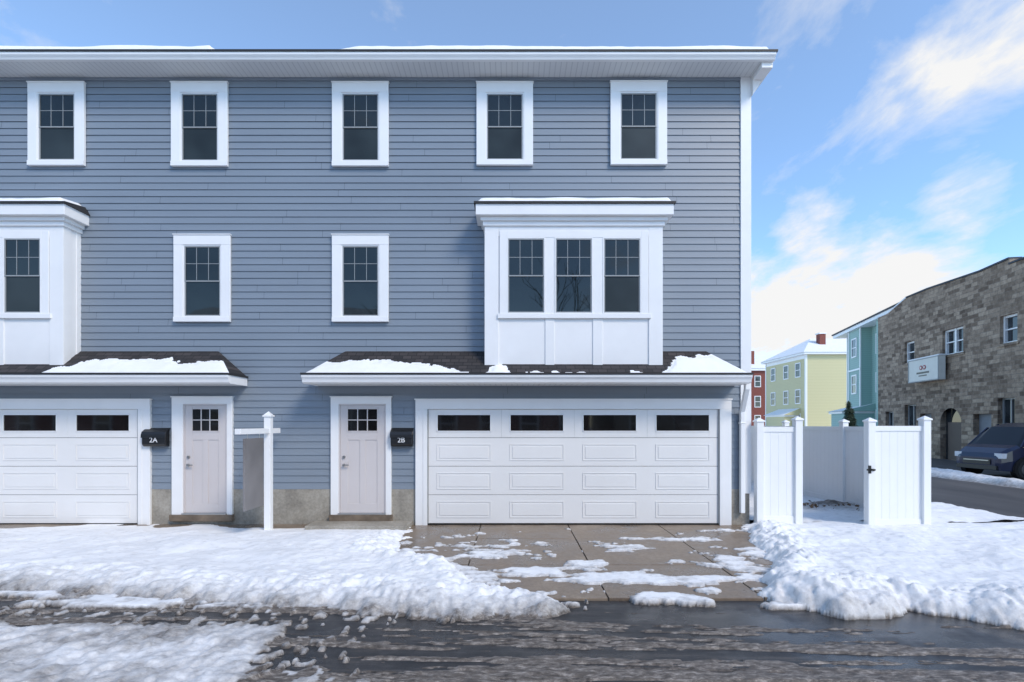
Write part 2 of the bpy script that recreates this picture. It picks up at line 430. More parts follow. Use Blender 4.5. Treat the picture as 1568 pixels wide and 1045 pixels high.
# ------------------------------------------------------------------ garage doors
def garage(x0, x1, zt=ez(627), zb=.045):
    tr = MB(); w = .22
    tr.box(x0-w, x0, -.06, -.0, 0.0, zt, M_WHITE); tr.box(x1, x1+w, -.06, -.0, 0.0, zt, M_WHITE)
    tr.box(x0-w, x1+w, -.062, -.0, zt, zt+.17, M_WHITE); tr.box(x0-w-.015, x1+w+.015, -.075, 0, zt+.17, zt+.195, M_WHITE)
    tr.box(x0, x0+.02, -.055, -.02, zb, zt, M_SASH); tr.box(x1-.02, x1, -.055, -.02, zb, zt, M_SASH)
    tr.box(x0-w*.35, x0, -.068, -.06, 0, zt, M_WHITE); tr.box(x1, x1+w*.35, -.068, -.06, 0, zt, M_WHITE)
    tr.build('garage_trim', house, .004)
    d = MB(); g = MB(); H = (zt-zb)/4; W = (x1-x0)
    fy = -.028
    for r in range(4):
        a = zb+r*H+.004; b = zb+(r+1)*H-.004
        if r < 3: d.box(x0+.02, x1-.02, fy, -.004, a, b, M_GAR)
        for c in range(4):
            cx = x0+W*(c+.5)/4; hw = W/4*.36
            if r < 3:
                pa, pb = a+.115, b-.13
                for (q0,q1,q2,q3) in ((cx-hw, cx+hw, pb, pb+.014), (cx-hw, cx+hw, pa-.014, pa), (cx-hw-.014, cx-hw, pa-.014, pb+.014), (cx+hw, cx+hw+.014, pa-.014, pb+.014)):
                    d.box(q0, q1, fy-.008, fy, q2, q3, M_GAR)
                d.box(cx-hw+.035, cx+hw-.035, fy-.007, fy, pa+.03, pb-.03, M_GAR)
            else:
                wa, wb = a+.125, b-.105
                d.box(x0+.02+W*c/4 if c else x0+.02, cx-hw, fy, -.004, a, b, M_GAR); d.box(cx+hw, x0+W*(c+1)/4+.018 if c < 3 else x1-.02, fy, -.004, a, b, M_GAR)
                d.box(cx-hw, cx+hw, fy, -.004, a, wa, M_GAR); d.box(cx-hw, cx+hw, fy, -.004, wb, b, M_GAR)
                for (q0,q1,q2,q3) in ((cx-hw-.012, cx+hw+.012, wb, wb+.018), (cx-hw-.012, cx+hw+.012, wa-.018, wa), (cx-hw-.018, cx-hw, wa-.018, wb+.018), (cx+hw, cx+hw+.018, wa-.018, wb+.018)):
                    d.box(q0, q1, fy-.010, fy, q2, q3, M_WHITE)
                g.box(cx-hw, cx+hw, -.021, -.005, wa, wb, M_GLB)
    d.build('garage_door', house, .003); g.build('garage_windows', house)
    k = MB(); k.box(x0, x1, -.03, -.004, .015, zb, M_BLACK); k.box(x0, x1, -.019, -.001, 0.05, zt, M_SHADEFILL)
    k.build('garage_seal', house)
garage(ex(655), ex(1100)); garage(ex(215)-5.43, ex(215))

# ------------------------------------------------------------------ entry doors
def entry(u0, u1, l0, l1):
    x0, x1 = ex(u0), ex(u1); a, b = ex(l0), ex(l1); zt = ez(619); zb = ez(785)
    t = MB()
    t.box(x0, a, -.06, 0, ez(790), zt, M_WHITE); t.box(b, x1, -.06, 0, ez(790), zt, M_WHITE); t.box(x0, x1, -.062, 0, zt, ez(609), M_WHITE)
    t.box(x0-.015, x1+.015, -.075, 0, ez(609), ez(609)+.02, M_WHITE)
    t.box(a, a+.025, -.05, -.02, zb, zt, M_DOOR); t.box(b-.025, b, -.05, -.02, zb, zt, M_DOOR); t.box(a+.025, b-.025, -.05, -.02, zt-.025, zt, M_DOOR)
    t.build('entry_trim', house, .004)
    d = MB(); a += .027; b -= .027; zt -= .027; fy = -.034
    l_, r_ = a+.14, b-.14
    zl1, zl0 = ez(627), ez(660)
    d.box(a, b, fy+.010, -.004, zb, zt, M_DOOR)
    d.box(a, l_, fy, fy+.01, zb, zt, M_DOOR); d.box(r_, b, fy, fy+.01, zb, zt, M_DOOR)
    d.box(l_, r_, fy, fy+.01, zl1, zt, M_DOOR); d.box(l_, r_, fy, fy+.01, zl0-.17, zl0, M_DOOR); d.box(l_, r_, fy, fy+.01, zb, zb+.17, M_DOOR)
    c = (l_+r_)/2; d.box(c-.05, c+.05, fy, fy+.01, zb+.17, zl0-.17, M_DOOR)
    for i in (1, 2):
        xc = l_+(r_-l_)*i/3; d.box(xc-.009, xc+.009, fy-.006, fy+.01, zl0, zl1, M_DOOR)
    zc = (zl0+zl1)/2; d.box(l_, r_, fy-.005, fy+.01, zc-.009, zc+.009, M_DOOR)
    for q in ((l_-.02, l_, zl0-.02, zl1+.02), (r_, r_+.02, zl0-.02, zl1+.02), (l_, r_, zl0-.02, zl0), (l_, r_, zl1, zl1+.02)):
        d.box(q[0], q[1], fy-.008, fy, q[2], q[3], M_DOOR)
    d.build('entry_door', house, .003)
    g = MB(); g.box(l_, r_, fy+.004, fy+.0095, zl0, zl1, M_GLB); g.build('door_lites', house)
    h = MB(); h.cyl((a+.07, fy, ez(712)), (a+.07, fy-.05, ez(712)), .025, .02, M_STEEL); h.box(a+.06, a+.17, fy-.06, fy-.045, ez(712)-.01, ez(712)+.01, M_STEEL)
    h.cyl((a+.07, fy, ez(700)), (a+.07, fy-.025, ez(700)), .028, .026, M_STEEL); h.build('door_handle', house)
    s = MB(); s.box(a-.03, b+.03, -.10, -.0, zb-.03, zb, M_STEEL); s.box(x0-.02, x1+.02, -.10, -.012, ez(797), zb-.032, M_WOOD)
    s.build('door_sill', house, .004)
entry(266, 358, 283, 350); entry(508, 600, 520, 592)
st = MB(); st.box(ex(485), ex(632), -.55, -.02, -.05, .10, M_FOUND); st.build('entry_step', house, .01)

def mailbox(u0, u1, num):
    x0, x1 = ex(u0), ex(u1); e = empty('mailbox', ((x0+x1)/2, -.02, ez(670)))
    w = (x1-x0)/2; h = .165
    m = MB()
    prof = [(0, -h), (-.09, -h), (-.125, -h+.04), (-.125, h-.12), (-.11, h-.06), (0, h)]
    m.prism(prof, -w+.01, w-.01, M_BLACK, 'x')
    m.build('box', e, .008)
    l = MB(); l.prism([(.0, h+.012), (-.118, h-.06), (-.14, h-.11), (-.145, h-.17), (-.135, h-.17), (-.128, h-.11), (-.11, h-.07), (0, h-.01)], -w, w, M_BLACK, 'x'); l.build('lid', e, .004)
    c = bpy.data.curves.new('number', 'FONT'); c.body = num; c.size = .13; c.extrude = .002; c.align_x = 'CENTER'; c.align_y = 'CENTER'
    o = bpy.data.objects.new('number_plate', c); o.location = (0, -.129, -.05); o.rotation_euler = (math.pi/2, 0, 0); o.parent = e; c.materials.append(M_WHITE); COL.objects.link(o)
mailbox(225, 262, '2A'); mailbox(600, 634, '2B')

e = empty('real_estate_sign', (-4.27, -.57, 0))
p = MB(); p.box(-.055, .055, -.055, .055, -.1, 2.02, M_PVC); p.box(-.075, .075, -.075, .075, 2.02, 2.05, M_PVC)
p.add([(-.065,-.065,2.05),(.065,-.065,2.05),(.065,.065,2.05),(-.065,.065,2.05),(0,0,2.12)], [(0,1,4),(1,2,4),(2,3,4),(3,0,4),(3,2,1,0)], M_PVC)
p.box(-.045, .045, -1.0, .36, 1.73, 1.82, M_PVC)
p.build('post_and_arm', e, .005)
M_SIGN = simple('grey_sign_panel', (.19, .18, .18), .7, .25, .9, spec=.2)
p = MB(); p.box(-.014, .014, -.82, -.20, .50, 1.66, M_SIGN)
p.build('sign_panel', e, .003)
p = MB()
for y in (-.7, -.32): p.cyl((0, y, 1.66), (0, y, 1.74), .006, .006, M_STEEL)
p.build('hooks', e)

# ------------------------------------------------------------------ fence
fence = empty('white_vinyl_fence')
def post(mb, x, y, h=1.93, w=.065):
    mb.box(x-w, x+w, y-w, y+w, -.1, h, M_PVC); mb.box(x-w-.015, x+w+.015, y-w-.015, y+w+.015, h, h+.03, M_PVC)
    q = w+.01; mb.add([(x-q,y-q,h+.03),(x+q,y-q,h+.03),(x+q,y+q,h+.03),(x-q,y+q,h+.03),(x,y,h+.085)], [(0,1,4),(1,2,4),(2,3,4),(3,0,4)], M_PVC)
def panel(mb, a, b, h=1.84, z0=.06):
    a = Vector(a); b = Vector(b); L = (b-a).length; d = (b-a)/L; n = Vector((-d.y, d.x))
    def bx(s0, s1, t, za, zb):
        P = [a+d*s0-n*t, a+d*s1-n*t, a+d*s1+n*t, a+d*s0+n*t]
        vs = [(q.x, q.y, za) for q in P]+[(q.x, q.y, zb) for q in P]
        mb.add(vs, [(0,3,2,1),(4,5,6,7),(0,1,5,4),(1,2,6,5),(2,3,7,6),(3,0,4,7)], M_PVC)
    bx(0, L, .028, z0, z0+.14); bx(0, L, .028, h-.09, h)
    k = max(1, round(L/.15)); w = L/k
    bx(0, L, .009, z0+.1, h-.05)
    for i in range(k): bx(i*w+.001, (i+1)*w-.001, .012, z0+.13, h-.08)
f = MB(); FY = -.12
post(f, 4.55, FY); post(f, 5.26, FY, 1.96)
post(f, 6.38, -.42, 1.93); post(f, 7.36, -.42, 1.96); post(f, 7.5, 1.98); post(f, 7.5, 4.4); post(f, 7.5, 6.8); post(f, 7.5, 9.2)
f.build('posts', fence, .006)
f = MB(); panel(f, (4.61, FY), (5.20, FY)); panel(f, (6.44, -.42), (7.30, -.42), 1.86)
panel(f, (7.44, -.38), (7.5, 1.92)); panel(f, (7.5, 2.04), (7.5, 4.34)); panel(f, (7.5, 4.46), (7.5, 6.74)); panel(f, (7.5, 6.86), (7.5, 9.14)); panel(f, (7.44, 9.2), (4.5, 9.2))
f.build('panels', fence, .002)
f = MB(); f.box(6.30, 6.34, -.52, -.49, 1.02, 1.16, M_BLACK); f.box(6.27, 6.42, -.515, -.495, 1.07, 1.10, M_BLACK); f.cyl((6.36, -.49, 1.085), (6.36, -.56, 1.085), .02, .02, M_BLACK); f.build('gate_latch', fence, .003)

# ------------------------------------------------------------------ ground, roads
g = MB(); g.add([(-600,-600,-.02),(600,-600,-.02),(600,600,-.02),(-600,600,-.02)], [(0,1,2,3)], M_SNOW); g.build('ground')
g = MB(); g.add([(-60,-9.5,-.012),(10.0,-9.5,-.012),(10.0,0.0,-.012),(-60,0.0,-.012)], [(0,1,2,3)], M_ASPH); g.build('alley_road')
g = MB(); g.add([(10,-80,-.008),(15.3,-80,-.008),(15.3,10,-.008),(30,110,-.008),(24,110,-.008),(10,10,-.008)], [(0,1,2,3,4,5)], M_STREET)
g.build('side_street')
g = MB(); g.add([(16.2,5,-.004),(26,5,-.004),(26,22,-.004),(16.2,22,-.004)], [(0,1,2,3)], M_STREET); g.build('parking_lot')
g = MB()
xs = [-2.15, -.58, 1.04, 2.72, 4.35]; ys = [-.0, -1.15, -2.7, -3.98]
for i in range(4):
    for j in range(3):
        dz = random.uniform(-.004, .004)
        g.box(xs[i]+.007, xs[i+1]-.007, ys[j+1]+.007, ys[j]-.007, -.05, .02+dz, M_DRV)
g.build('driveway', None, .006)
g = MB(); g.box(-16, -2.16, -.42, -.02, -.05, .03, M_DRV); g.build('walkway', None, .01)

def snowfield(name, x0, x1, y0, y1, st):
    X, Y = np.meshgrid(np.arange(x0, x1+st/2, st), np.arange(y0, y1+st/2, st))
    eL = np.interp(X, [-16, -5.6, -3.2, -1.8, -.53, .43, .8], [-3.65, -3.75, -4.1, -4.3, -4.5, -4.4, -4.0])
    bL = np.interp(Y, [-4.5, -4.2, -4.0, -3.57, -2.78, -2.1, -.6, 0], [.55, .5, .3, -.33, -.75, -1.7, -1.70, -1.95])
    bR = np.interp(Y, [-4.6, -3.9, -3.06, -2.1, -.57, 0], [3.1, 2.75, 3.25, 3.6, 4.05, 4.25])
    eR = np.interp(X, [2.5, 2.75, 3.24, 4.08, 4.7, 11], [-3.9, -4.05, -4.45, -4.32, -4.75, -4.65])
    dL = np.minimum(bL-X, Y-eL); dR = np.minimum(np.minimum(X-bR, Y-eR), 10.05-X)
    d = np.maximum(dL, dR); left = dL > dR
    n1 = fbm(X*1.1, Y*1.1, 4, 1); n2 = fbm(X*4, Y*4, 3, 2); n3 = fbm(X*13, Y*13, 3, 3); n4 = fbm(X*2.2, Y*2.2, 2, 12)
    dn = d+.30*(n1-.5)+.24*(n2-.5)+.12*(n3-.5)
    c1 = sstep(.40, .64, fbm(X*3.4, Y*3.4, 2, 6)); c2 = sstep(.40, .62, fbm(X*7.5, Y*7.5, 2, 9)); c3 = sstep(.40, .65, fbm(X*16, Y*16, 2, 14))
    thick = np.where(left, .12, .14)
    near = np.exp(-((dn-.35)/.38)**2)
    rough = np.where(left, .08+.50*near+.14*sstep(-4, -1, X), .18+.75*near)
    rise = 1-np.exp(-np.clip(dn, 0, 9)/.14)
    h = thick*rise + near*np.where(left, .03, .08)*rise
    h = h+rise*((n1-.5)*.12+(n4-.5)*.05+rough*(.046*(c1-.5)+.042*(c2-.5)+.028*(c3-.5))+.008*(n3-.5))
    h = h*np.where(left, .22+.78*sstep(0.1, 1.5, -Y), .45+.55*sstep(-.2, .9, -Y))
    h = np.where(dn > 0, np.maximum(h, .014+.01*c3), -.05)
    dirt = np.where(dn > 0, .60*np.exp(-np.clip(Y-np.where(left, eL, eR), 0, 9)/.2)*np.where(left, 1, .45), 1)
    dirt = np.maximum(dirt, np.where((dn > 0) & left, .46*np.exp(-((X+8.6)/.55)**2-((Y+1.6)/.3)**2), 0))
    pn = fbm(X*1.5, Y*2.8, 5, 21, .6)
    thr = np.interp(Y, [-4.3, -3.95, -3.6, -2.6, -1.7, -.8, 0], [.54, .45, .56, .535, .55, .69, .82])
    thr = thr - .05*sstep(.9, -.9, X)
    onD = (dn <= 0) & (Y > -4.25) & (Y < -.02)
    pp = pn-thr+.05*(n3-.5)
    hp = .026+np.clip(pp*.25, 0, .012)+.007*c2*np.clip(pp*14, 0, 1)+.006*(n3-.5)
    hp = np.where(pp > 0, np.maximum(hp, .027), -.05)
    h = np.where(onD, hp, h); dirt = np.where(onD, .44*(1-np.clip(pp*7, 0, 1)), dirt)
    road = (dn <= 0) & (Y <= -3.5) & ~((pp > 0) & onD) & ((Y <= -4.0) | (X < -1.2))
    Yw = Y+.10*np.sin(X*.35)+.03*X
    s1 = fbm(X*.30, Yw*8.5, 5, 31, .68); s2 = fbm(X*6, Y*9, 3, 33)
    # wheel ruts: two pairs of cleared tracks running along the alley
    rut = np.zeros_like(X)
    for yc in (-4.78, -5.28, -6.3): rut = np.maximum(rut, np.exp(-((Yw-yc-.06*np.sin(X*.8+yc))/.075)**2))
    thr2 = .49+.16*sstep(.2, 1.2, X)*sstep(-5.1, -4.6, Y) + .02*sstep(-1.5, 2.5, X)+.10*rut
    bx_ = -2.1-X+.9*(n1-.5)+.5*(n2-.5); by_ = -4.68-Y+.35*(n1-.5)+.2*(n2-.5)
    bd = np.minimum(bx_, by_*2)
    blob = sstep(-.05, .25, bd)
    ss = s1-thr2+.18*(s2-.5)+.05*sstep(-5.3, -5.6, Y)
    hs = np.where(ss > 0, -.0105+np.minimum(ss*.10, .009)+.007*c3*np.clip(ss*14, 0, 1)+.005*c2*np.clip(ss*10, 0, 1)+.006*(n3-.5), -.05)
    crumb = sstep(.66, .78, vn(X*15, Y*15, 61))*sstep(-1.7, -.1, bd) > .5
    hb = .010+.022*c2*blob+.014*c3+.025*(n2-.5)
    white = (bd > 0) | (crumb & (bd > -1.2))
    hs = np.where(white, np.maximum(hb, .0), hs)
    h = np.where(road, hs, h)
    dirt = np.where(road, np.where(white, .34+.50*(n2-.5)+.3*(n4-.5)+.22*(1-blob), .96+.16*(n4-.5)), dirt)
    keep = h > -.03
    h = np.where(keep, h, -.03)
    return grid_mesh(name, X, Y, h, M_SNOWG, keep, dirt)
snowfield('snow_bank', -11.5, 10.2, -6.6, -.015, .02)
X, Y = np.meshgrid(np.arange(4.44, 10.25, .05), np.arange(-.03, 24, .06))
n1 = fbm(X*1.2, Y*1.2, 4, 41); n2 = fbm(X*5, Y*5, 4, 43)
edge = 10.0+.25*(n1-.5)-X+np.interp(Y, [0, 10, 24], [0, 0, 1.5])
h = np.clip(edge*3, 0, 1)*(.10+.12*(n1-.5)+.05*(n2-.5))
mound = np.exp(-((X-6.9)/.6)**2-((Y-1.5)/.35)**2)
h = h+mound*(.08+.12*(n2-.4))
grid_mesh('yard_snow', X, Y, h-.01, M_SNOWG, None, np.clip(mound*1.7*(n2+.0), 0, 1)+.3*(edge < .3))
X, Y = np.meshgrid(np.arange(14.9, 16.6, .06), np.arange(-6, 24, .09))
n1 = fbm(X*1.0, Y*.8, 4, 51); n2 = fbm(X*4, Y*4, 4, 53)
w = sstep(0, .45, X-15.0+.3*(n1-.5))*sstep(0, .35, 16.45-X+.2*(n1-.5))
grid_mesh('street_snow_bank', X, Y, w*(.20+.22*(n1-.5)+.12*(n2-.5))-.015, M_SNOWG, None, .5*(1-w)+.15)

M_LEAF = simple('dead_leaves', (.14, .085, .045), .9, .5, 20)
lf = MB()
for i in range(140):
    x = random.gauss(6.8, .45); y = random.gauss(1.45, .22); z = .11+random.random()*.08; r = random.uniform(.02, .05)
    a = Vector((random.uniform(-1,1), random.uniform(-1,1), random.uniform(-.4,.4))).normalized()*r; b = a.orthogonal().normalized()*r*.6
    c = Vector((x, y, z)); lf.add([c-a, c+b, c+a, c-b], [(0,1,2,3)], M_LEAF)
lf.build('dead_leaf_pile', recalc=False)

# ------------------------------------------------------------------ stone building
def stone():
    m, nt, b = new_mat('rough_ashlar')
    tc = nd(nt, 'ShaderNodeTexCoord'); sx = nd(nt, 'ShaderNodeSeparateXYZ'); cx = nd(nt, 'ShaderNodeCombineXYZ')
    nt.links.new(tc.outputs['Object'], sx.inputs[0])
    ad = nd(nt, 'ShaderNodeMath', operation='ADD'); nt.links.new(sx.outputs['X'], ad.inputs[0]); nt.links.new(sx.outputs['Y'], ad.inputs[1])
    nt.links.new(ad.outputs[0], cx.inputs['X']); nt.links.new(sx.outputs['Z'], cx.inputs['Y'])
    n = nd(nt, 'ShaderNodeTexNoise'); n.inputs['Scale'].default_value = .8; nt.links.new(cx.outputs[0], n.inputs['Vector'])
    v2 = mixc(nt, .10, cx.outputs[0], n.outputs['Color'], 'ADD')
    br = nd(nt, 'ShaderNodeTexBrick'); br.inputs['Scale'].default_value = 1; br.inputs['Brick Width'].default_value = .42; br.inputs['Row Height'].default_value = .20
    br.inputs['Mortar Size'].default_value = .014; br.squash = 1.6; br.squash_frequency = 3; br.offset_frequency = 2; br.offset = .4
    br.inputs['Color1'].default_value = (.13, .088, .06, 1); br.inputs['Color2'].default_value = (.38, .285, .205, 1); br.inputs['Mortar'].default_value = (.21, .165, .125, 1)
    nt.links.new(v2, br.inputs['Vector'])
    f = noise(nt, tc.outputs['Object'], 5, 5, .7)
    c = mixc(nt, .8, br.outputs['Color'], ramp(nt, f, [(.3, .2), (.7, .8)]), 'SOFT_LIGHT')
    f3 = noise(nt, tc.outputs['Object'], .4, 3); c = mixc(nt, .5, c, ramp(nt, f3, [(.3, .3), (.7, .75)]), 'SOFT_LIGHT')
    nt.links.new(c, b.inputs['Base Color']); b.inputs['Roughness'].default_value = .9
    h = mixc(nt, .5, br.outputs['Fac'], f); bump(nt, b, h, -.8, .06)
    return m
M_STONE = stone()
M_DARKW = glass('far_glass', (.03, .035, .04), .05, 0)
M_CREAM = simple('cream_sign', (.66, .64, .57), .5, .04); M_REDS = simple('red_logo', (.35, .05, .06), .5)
M_BOARD = simple('grey_boarding', (.22, .23, .25), .7)
ANG = math.atan2(-.985, -.173)
sb = empty('stone_commercial_building', (24.5, 24.3, 0), ANG)
wins = [(2.98, 3.96, 5.6, 6.87, 0), (6.44, 8.04, 5.6, 6.96, 1), (10.44, 11.44, 5.6, 6.89, 0), (13.5, 15.1, 5.6, 6.9, 1), (17, 18, 5.6, 6.9, 0),
        (2.98, 4.1, 1.7, 3.07, 2), (8.73, 9.92, 1.35, 2.4, 3), (10.3, 11.3, 0, 3.1, 2), (13, 15, 1.2, 2.8, 2), (4.5, 5.5, 1.3, 2.5, 3), (.9, 1.8, 1.5, 2.7, 2)]
arch = (6.27, 7.9, 2.75)
BT = 8.75
mb = MB()
us = sorted(set([0, 22, 6.27, 7.9]+[w[0] for w in wins]+[w[1] for w in wins])); zs = sorted(set([-.2, 0, BT, 2.75]+[w[2] for w in wins]+[w[3] for w in wins]))
for i in range(len(us)-1):
    for j in range(len(zs)-1):
        cu, cz = (us[i]+us[i+1])/2, (zs[j]+zs[j+1])/2
        if any(w[0] < cu < w[1] and w[2] < cz < w[3] for w in wins): continue
        if arch[0] < cu < arch[1] and cz < arch[2] and cz > 0: continue
        mb.add([(us[i], 0, zs[j]), (us[i+1], 0, zs[j]), (us[i+1], 0, zs[j+1]), (us[i], 0, zs[j+1])], [(0, 1, 2, 3)], M_STONE)
mb.box(0, 22, .35, 14, -.2, BT, M_STONE)
for w in wins+[(arch[0], arch[1], 0, arch[2], 9)]:
    a, b, c, d = w[:4]
    mb.add([(a,0,c),(a,.35,c),(a,.35,d),(a,0,d)], [(0,1,2,3)], M_STONE); mb.add([(b,0,c),(b,.35,c),(b,.35,d),(b,0,d)], [(0,1,2,3)], M_STONE)
    mb.add([(a,0,d),(b,0,d),(b,.35,d),(a,.35,d)], [(0,1,2,3)], M_STONE); mb.add([(a,0,c),(b,0,c),(b,.35,c),(a,.35,c)], [(0,1,2,3)], M_STONE)
mb.add([(0,0,-.2),(0,.35,-.2),(0,.35,BT),(0,0,BT)], [(0,1,2,3)], M_STONE)
PAR = [(0, 9.0), (1.2, 9.02), (3.2, 9.55), (5.2, 9.55), (9.2, 9.35), (11.0, 9.4), (11.0, 9.15), (16, 9.1), (22, 9.1)]
mb.prism([(0, BT)]+PAR+[(22, BT)], 0, .45, M_STONE)
c = (arch[0]+arch[1])/2; r = (arch[1]-arch[0])/2; zc = arch[2]-r
N = 10
for sgn in (-1, 1):
    pts = [(c+sgn*r*math.cos(t), zc+r*math.sin(t)) for t in np.linspace(0, math.pi/2, N)]
    for k in range(N-1):
        p, q = pts[k], pts[k+1]
        mb.add([(p[0], -.004, p[1]), (q[0], -.004, q[1]), (q[0], -.004, arch[2]), (p[0], -.004, arch[2])], [(0, 1, 2, 3)], M_STONE)
mb.build('stone_walls', sb, recalc=False)
mb = MB()
for (a, za), (b, zb) in zip(PAR[:-1], PAR[1:]):
    if b-a < .01: continue
    m = M_SNOW if a < 2 else M_SHADEFILL
    mb.add([(a,-.06,za+.002),(b,-.06,zb+.002),(b,.5,zb+.002),(a,.5,za+.002),(a,-.06,za+.08),(b,-.06,zb+.08),(b,.5,zb+.08),(a,.5,za+.08)], [(0,1,2,3),(4,5,6,7),(0,1,5,4),(1,2,6,5),(2,3,7,6),(3,0,4,7)], m)
mb.box(0, 22, .5, 14, BT, BT+.06, M_SNOW)
mb.build('coping', sb)
mb = MB()
for a, b, z0, z1, k in wins:
    gm = M_BOARD if k == 3 else M_DARKW
    mb.box(a, b, .26, .3, z0, z1, gm)
    if k in (0, 1):
        for q in ((a, a+.1), (b-.1, b)) + ((((a+b)/2-.07, (a+b)/2+.07),) if k == 1 else ()): mb.box(q[0], q[1], .14, .26, z0, z1, M_WHITE)
        mb.box(a+.1, b-.1, .16, .26, z1-.1, z1, M_WHITE); mb.box(a+.1, b-.1, .16, .26, z0, z0+.08, M_WHITE); mb.box(a+.1, b-.1, .18, .26, (z0+z1)/2-.03, (z0+z1)/2+.03, M_WHITE)
        mb.box(a-.1, b+.1, -.05, .14, z0-.12, z0, M_STONE)
    elif k == 2:
        mb.box(a, a+.07, .2, .26, z0, z1, M_SASH); mb.box(b-.07, b, .2, .26, z0, z1, M_SASH); mb.box(a+.07, b-.07, .2, .26, z1-.07, z1, M_SASH); mb.box((a+b)/2-.03, (a+b)/2+.03, .2, .26, z0, z1-.07, M_SASH)
mb.box(arch[0], arch[1], .28, .3, 0, arch[2], M_DARKW); mb.box(arch[0]+.25, arch[1]-.25, .22, .28, 0, 2.0, simple('brown_door', (.09, .06, .045), .6))
mb.build('windows_and_doors', sb)
ws = empty('wall_sign', (24.5, 24.3, 0), ANG)
mb = MB(); mb.box(4.2, 6.9, -.45, -.12, 4.3, 5.6, M_CREAM)
mb.box(4.15, 6.95, -.47, -.10, 5.6, 5.66, M_SNOW)
for q in ((4.2, 4.26, 4.3, 5.6), (6.84, 6.9, 4.3, 5.6), (4.26, 6.84, 4.3, 4.36), (4.26, 6.84, 5.54, 5.6)): mb.box(q[0], q[1], -.47, -.455, q[2], q[3], M_SASH)
mb.box(4.5, 4.56, -.12, 0, 4.6, 4.7, M_BLACK); mb.box(6.5, 6.56, -.12, 0, 4.6, 4.7, M_BLACK); mb.build('lightbox', ws, .01)
mb = MB()
for dx in (-.15, .15): mb.cyl((5.55+dx, -.455, 5.08), (5.55+dx, -.47, 5.08), .13, .13, M_REDS); mb.cyl((5.55+dx, -.471, 5.08), (5.55+dx, -.475, 5.08), .07, .07, M_CREAM)
mb.box(5.0, 6.1, -.462, -.452, 4.74, 4.84, M_BLACK); mb.box(5.2, 5.9, -.462, -.452, 4.60, 4.66, M_BLACK); mb.build('logo', ws)

# ------------------------------------------------------------------ distant houses
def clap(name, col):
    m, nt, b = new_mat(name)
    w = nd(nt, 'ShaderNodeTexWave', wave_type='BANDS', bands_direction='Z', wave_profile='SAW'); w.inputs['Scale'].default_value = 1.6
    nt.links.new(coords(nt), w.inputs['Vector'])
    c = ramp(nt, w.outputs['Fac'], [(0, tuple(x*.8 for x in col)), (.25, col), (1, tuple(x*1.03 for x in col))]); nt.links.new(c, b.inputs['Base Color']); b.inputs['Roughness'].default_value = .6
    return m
M_MINT = clap('mint_clapboard', (.27, .42, .37)); M_YEL = clap('yellow_clapboard', (.56, .51, .29)); M_BRICK = simple('red_brick', (.20, .06, .045), .85, .3, 8, .3)
M_GREYC = clap('grey_clapboard', (.22, .22, .22)); M_TANC = clap('tan_clapboard', (.30, .26, .20))
M_ROOFG = simple('grey_roof', (.06, .06, .065), .8)
def hwin(mb, axis, u, w, z0, z1, face, out):
    t = .12
    def b(u0, u1, a, c, d0, d1, m):
        lo, hi = face+out*d0, face+out*d1
        if axis == 'x': mb.box(u0, u1, lo, hi, a, c, m)
        else: mb.box(lo, hi, u0, u1, a, c, m)
    b(u-w/2, u+w/2, z0, z1, 0, .03, M_DARKW)
    b(u-w/2-t, u-w/2, z0-t, z1+t, 0, .07, M_WHITE); b(u+w/2, u+w/2+t, z0-t, z1+t, 0, .07, M_WHITE)
    b(u-w/2, u+w/2, z1, z1+t, 0, .07, M_WHITE); b(u-w/2, u+w/2, z0-t, z0, 0, .07, M_WHITE); b(u-w/2, u+w/2, (z0+z1)/2-.04, (z0+z1)/2+.04, 0, .05, M_WHITE)
gh = empty('mint_green_house', (34.9, 43.0, 0), math.atan2(-.965, -.262))
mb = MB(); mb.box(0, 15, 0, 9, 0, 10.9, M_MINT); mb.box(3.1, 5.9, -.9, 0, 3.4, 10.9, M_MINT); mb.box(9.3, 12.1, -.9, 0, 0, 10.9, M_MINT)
mb.build('walls', gh)
mb = MB(); mb.box(-.4, 15.4, -1.2, 9.4, 10.9, 11.2, M_WHITE); mb.box(-.5, 15.5, -1.3, 9.5, 11.2, 11.32, M_ROOFG)
mb.add([(-.5,-1.3,11.32),(15.5,-1.3,11.32),(15.5,9.5,11.32),(-.5,9.5,11.32),(4,4,12.3),(11,4,12.3)], [(0,1,5,4),(1,2,5),(2,3,4,5),(3,0,4)], M_ROOFG)
mb.box(-.05, .15, -.05, .1, 0, 10.9, M_WHITE); mb.box(3.05, 3.2, -.95, -.85, 3.4, 10.9, M_WHITE); mb.box(5.8, 5.95, -.95, -.85, 3.4, 10.9, M_WHITE)
for z in (3.9, 7.5): mb.box(3.05, 5.95, -.97, -.9, z-.5, z-.35, M_WHITE)
mb.build('roof_and_trim', gh)
mb = MB()
for z in (1.5, 4.9, 8.4):
    for u in (1.5, 7.5, 13.6): hwin(mb, 'x', u, .9, z, z+1.6, 0, -1)
    for u in (4.5, 10.7):
        if z > 2: hwin(mb, 'x', u, 1.0, z, z+1.6, -.9, -1)
    for v in (1.8, 5): hwin(mb, 'y', v, .9, z, z+1.6, 0, -1)
mb.build('windows', gh)
mb = MB(); mb.box(2.9, 6.5, -2.6, 0, 2.9, 3.1, M_WHITE); mb.add([(2.7,-2.8,3.1),(6.7,-2.8,3.1),(6.7,0,3.8),(2.7,0,3.8)], [(0,1,2,3)], M_SNOW)
mb.add([(2.7,-2.8,3.1),(2.7,0,3.1),(2.7,0,3.8)], [(0,1,2)], M_MINT); mb.add([(6.7,-2.8,3.1),(6.7,0,3.1),(6.7,0,3.8)], [(0,1,2)], M_MINT)
mb.box(3.0, 6.4, -2.4, 0, 0, 2.9, M_MINT); mb.build('porch', gh)

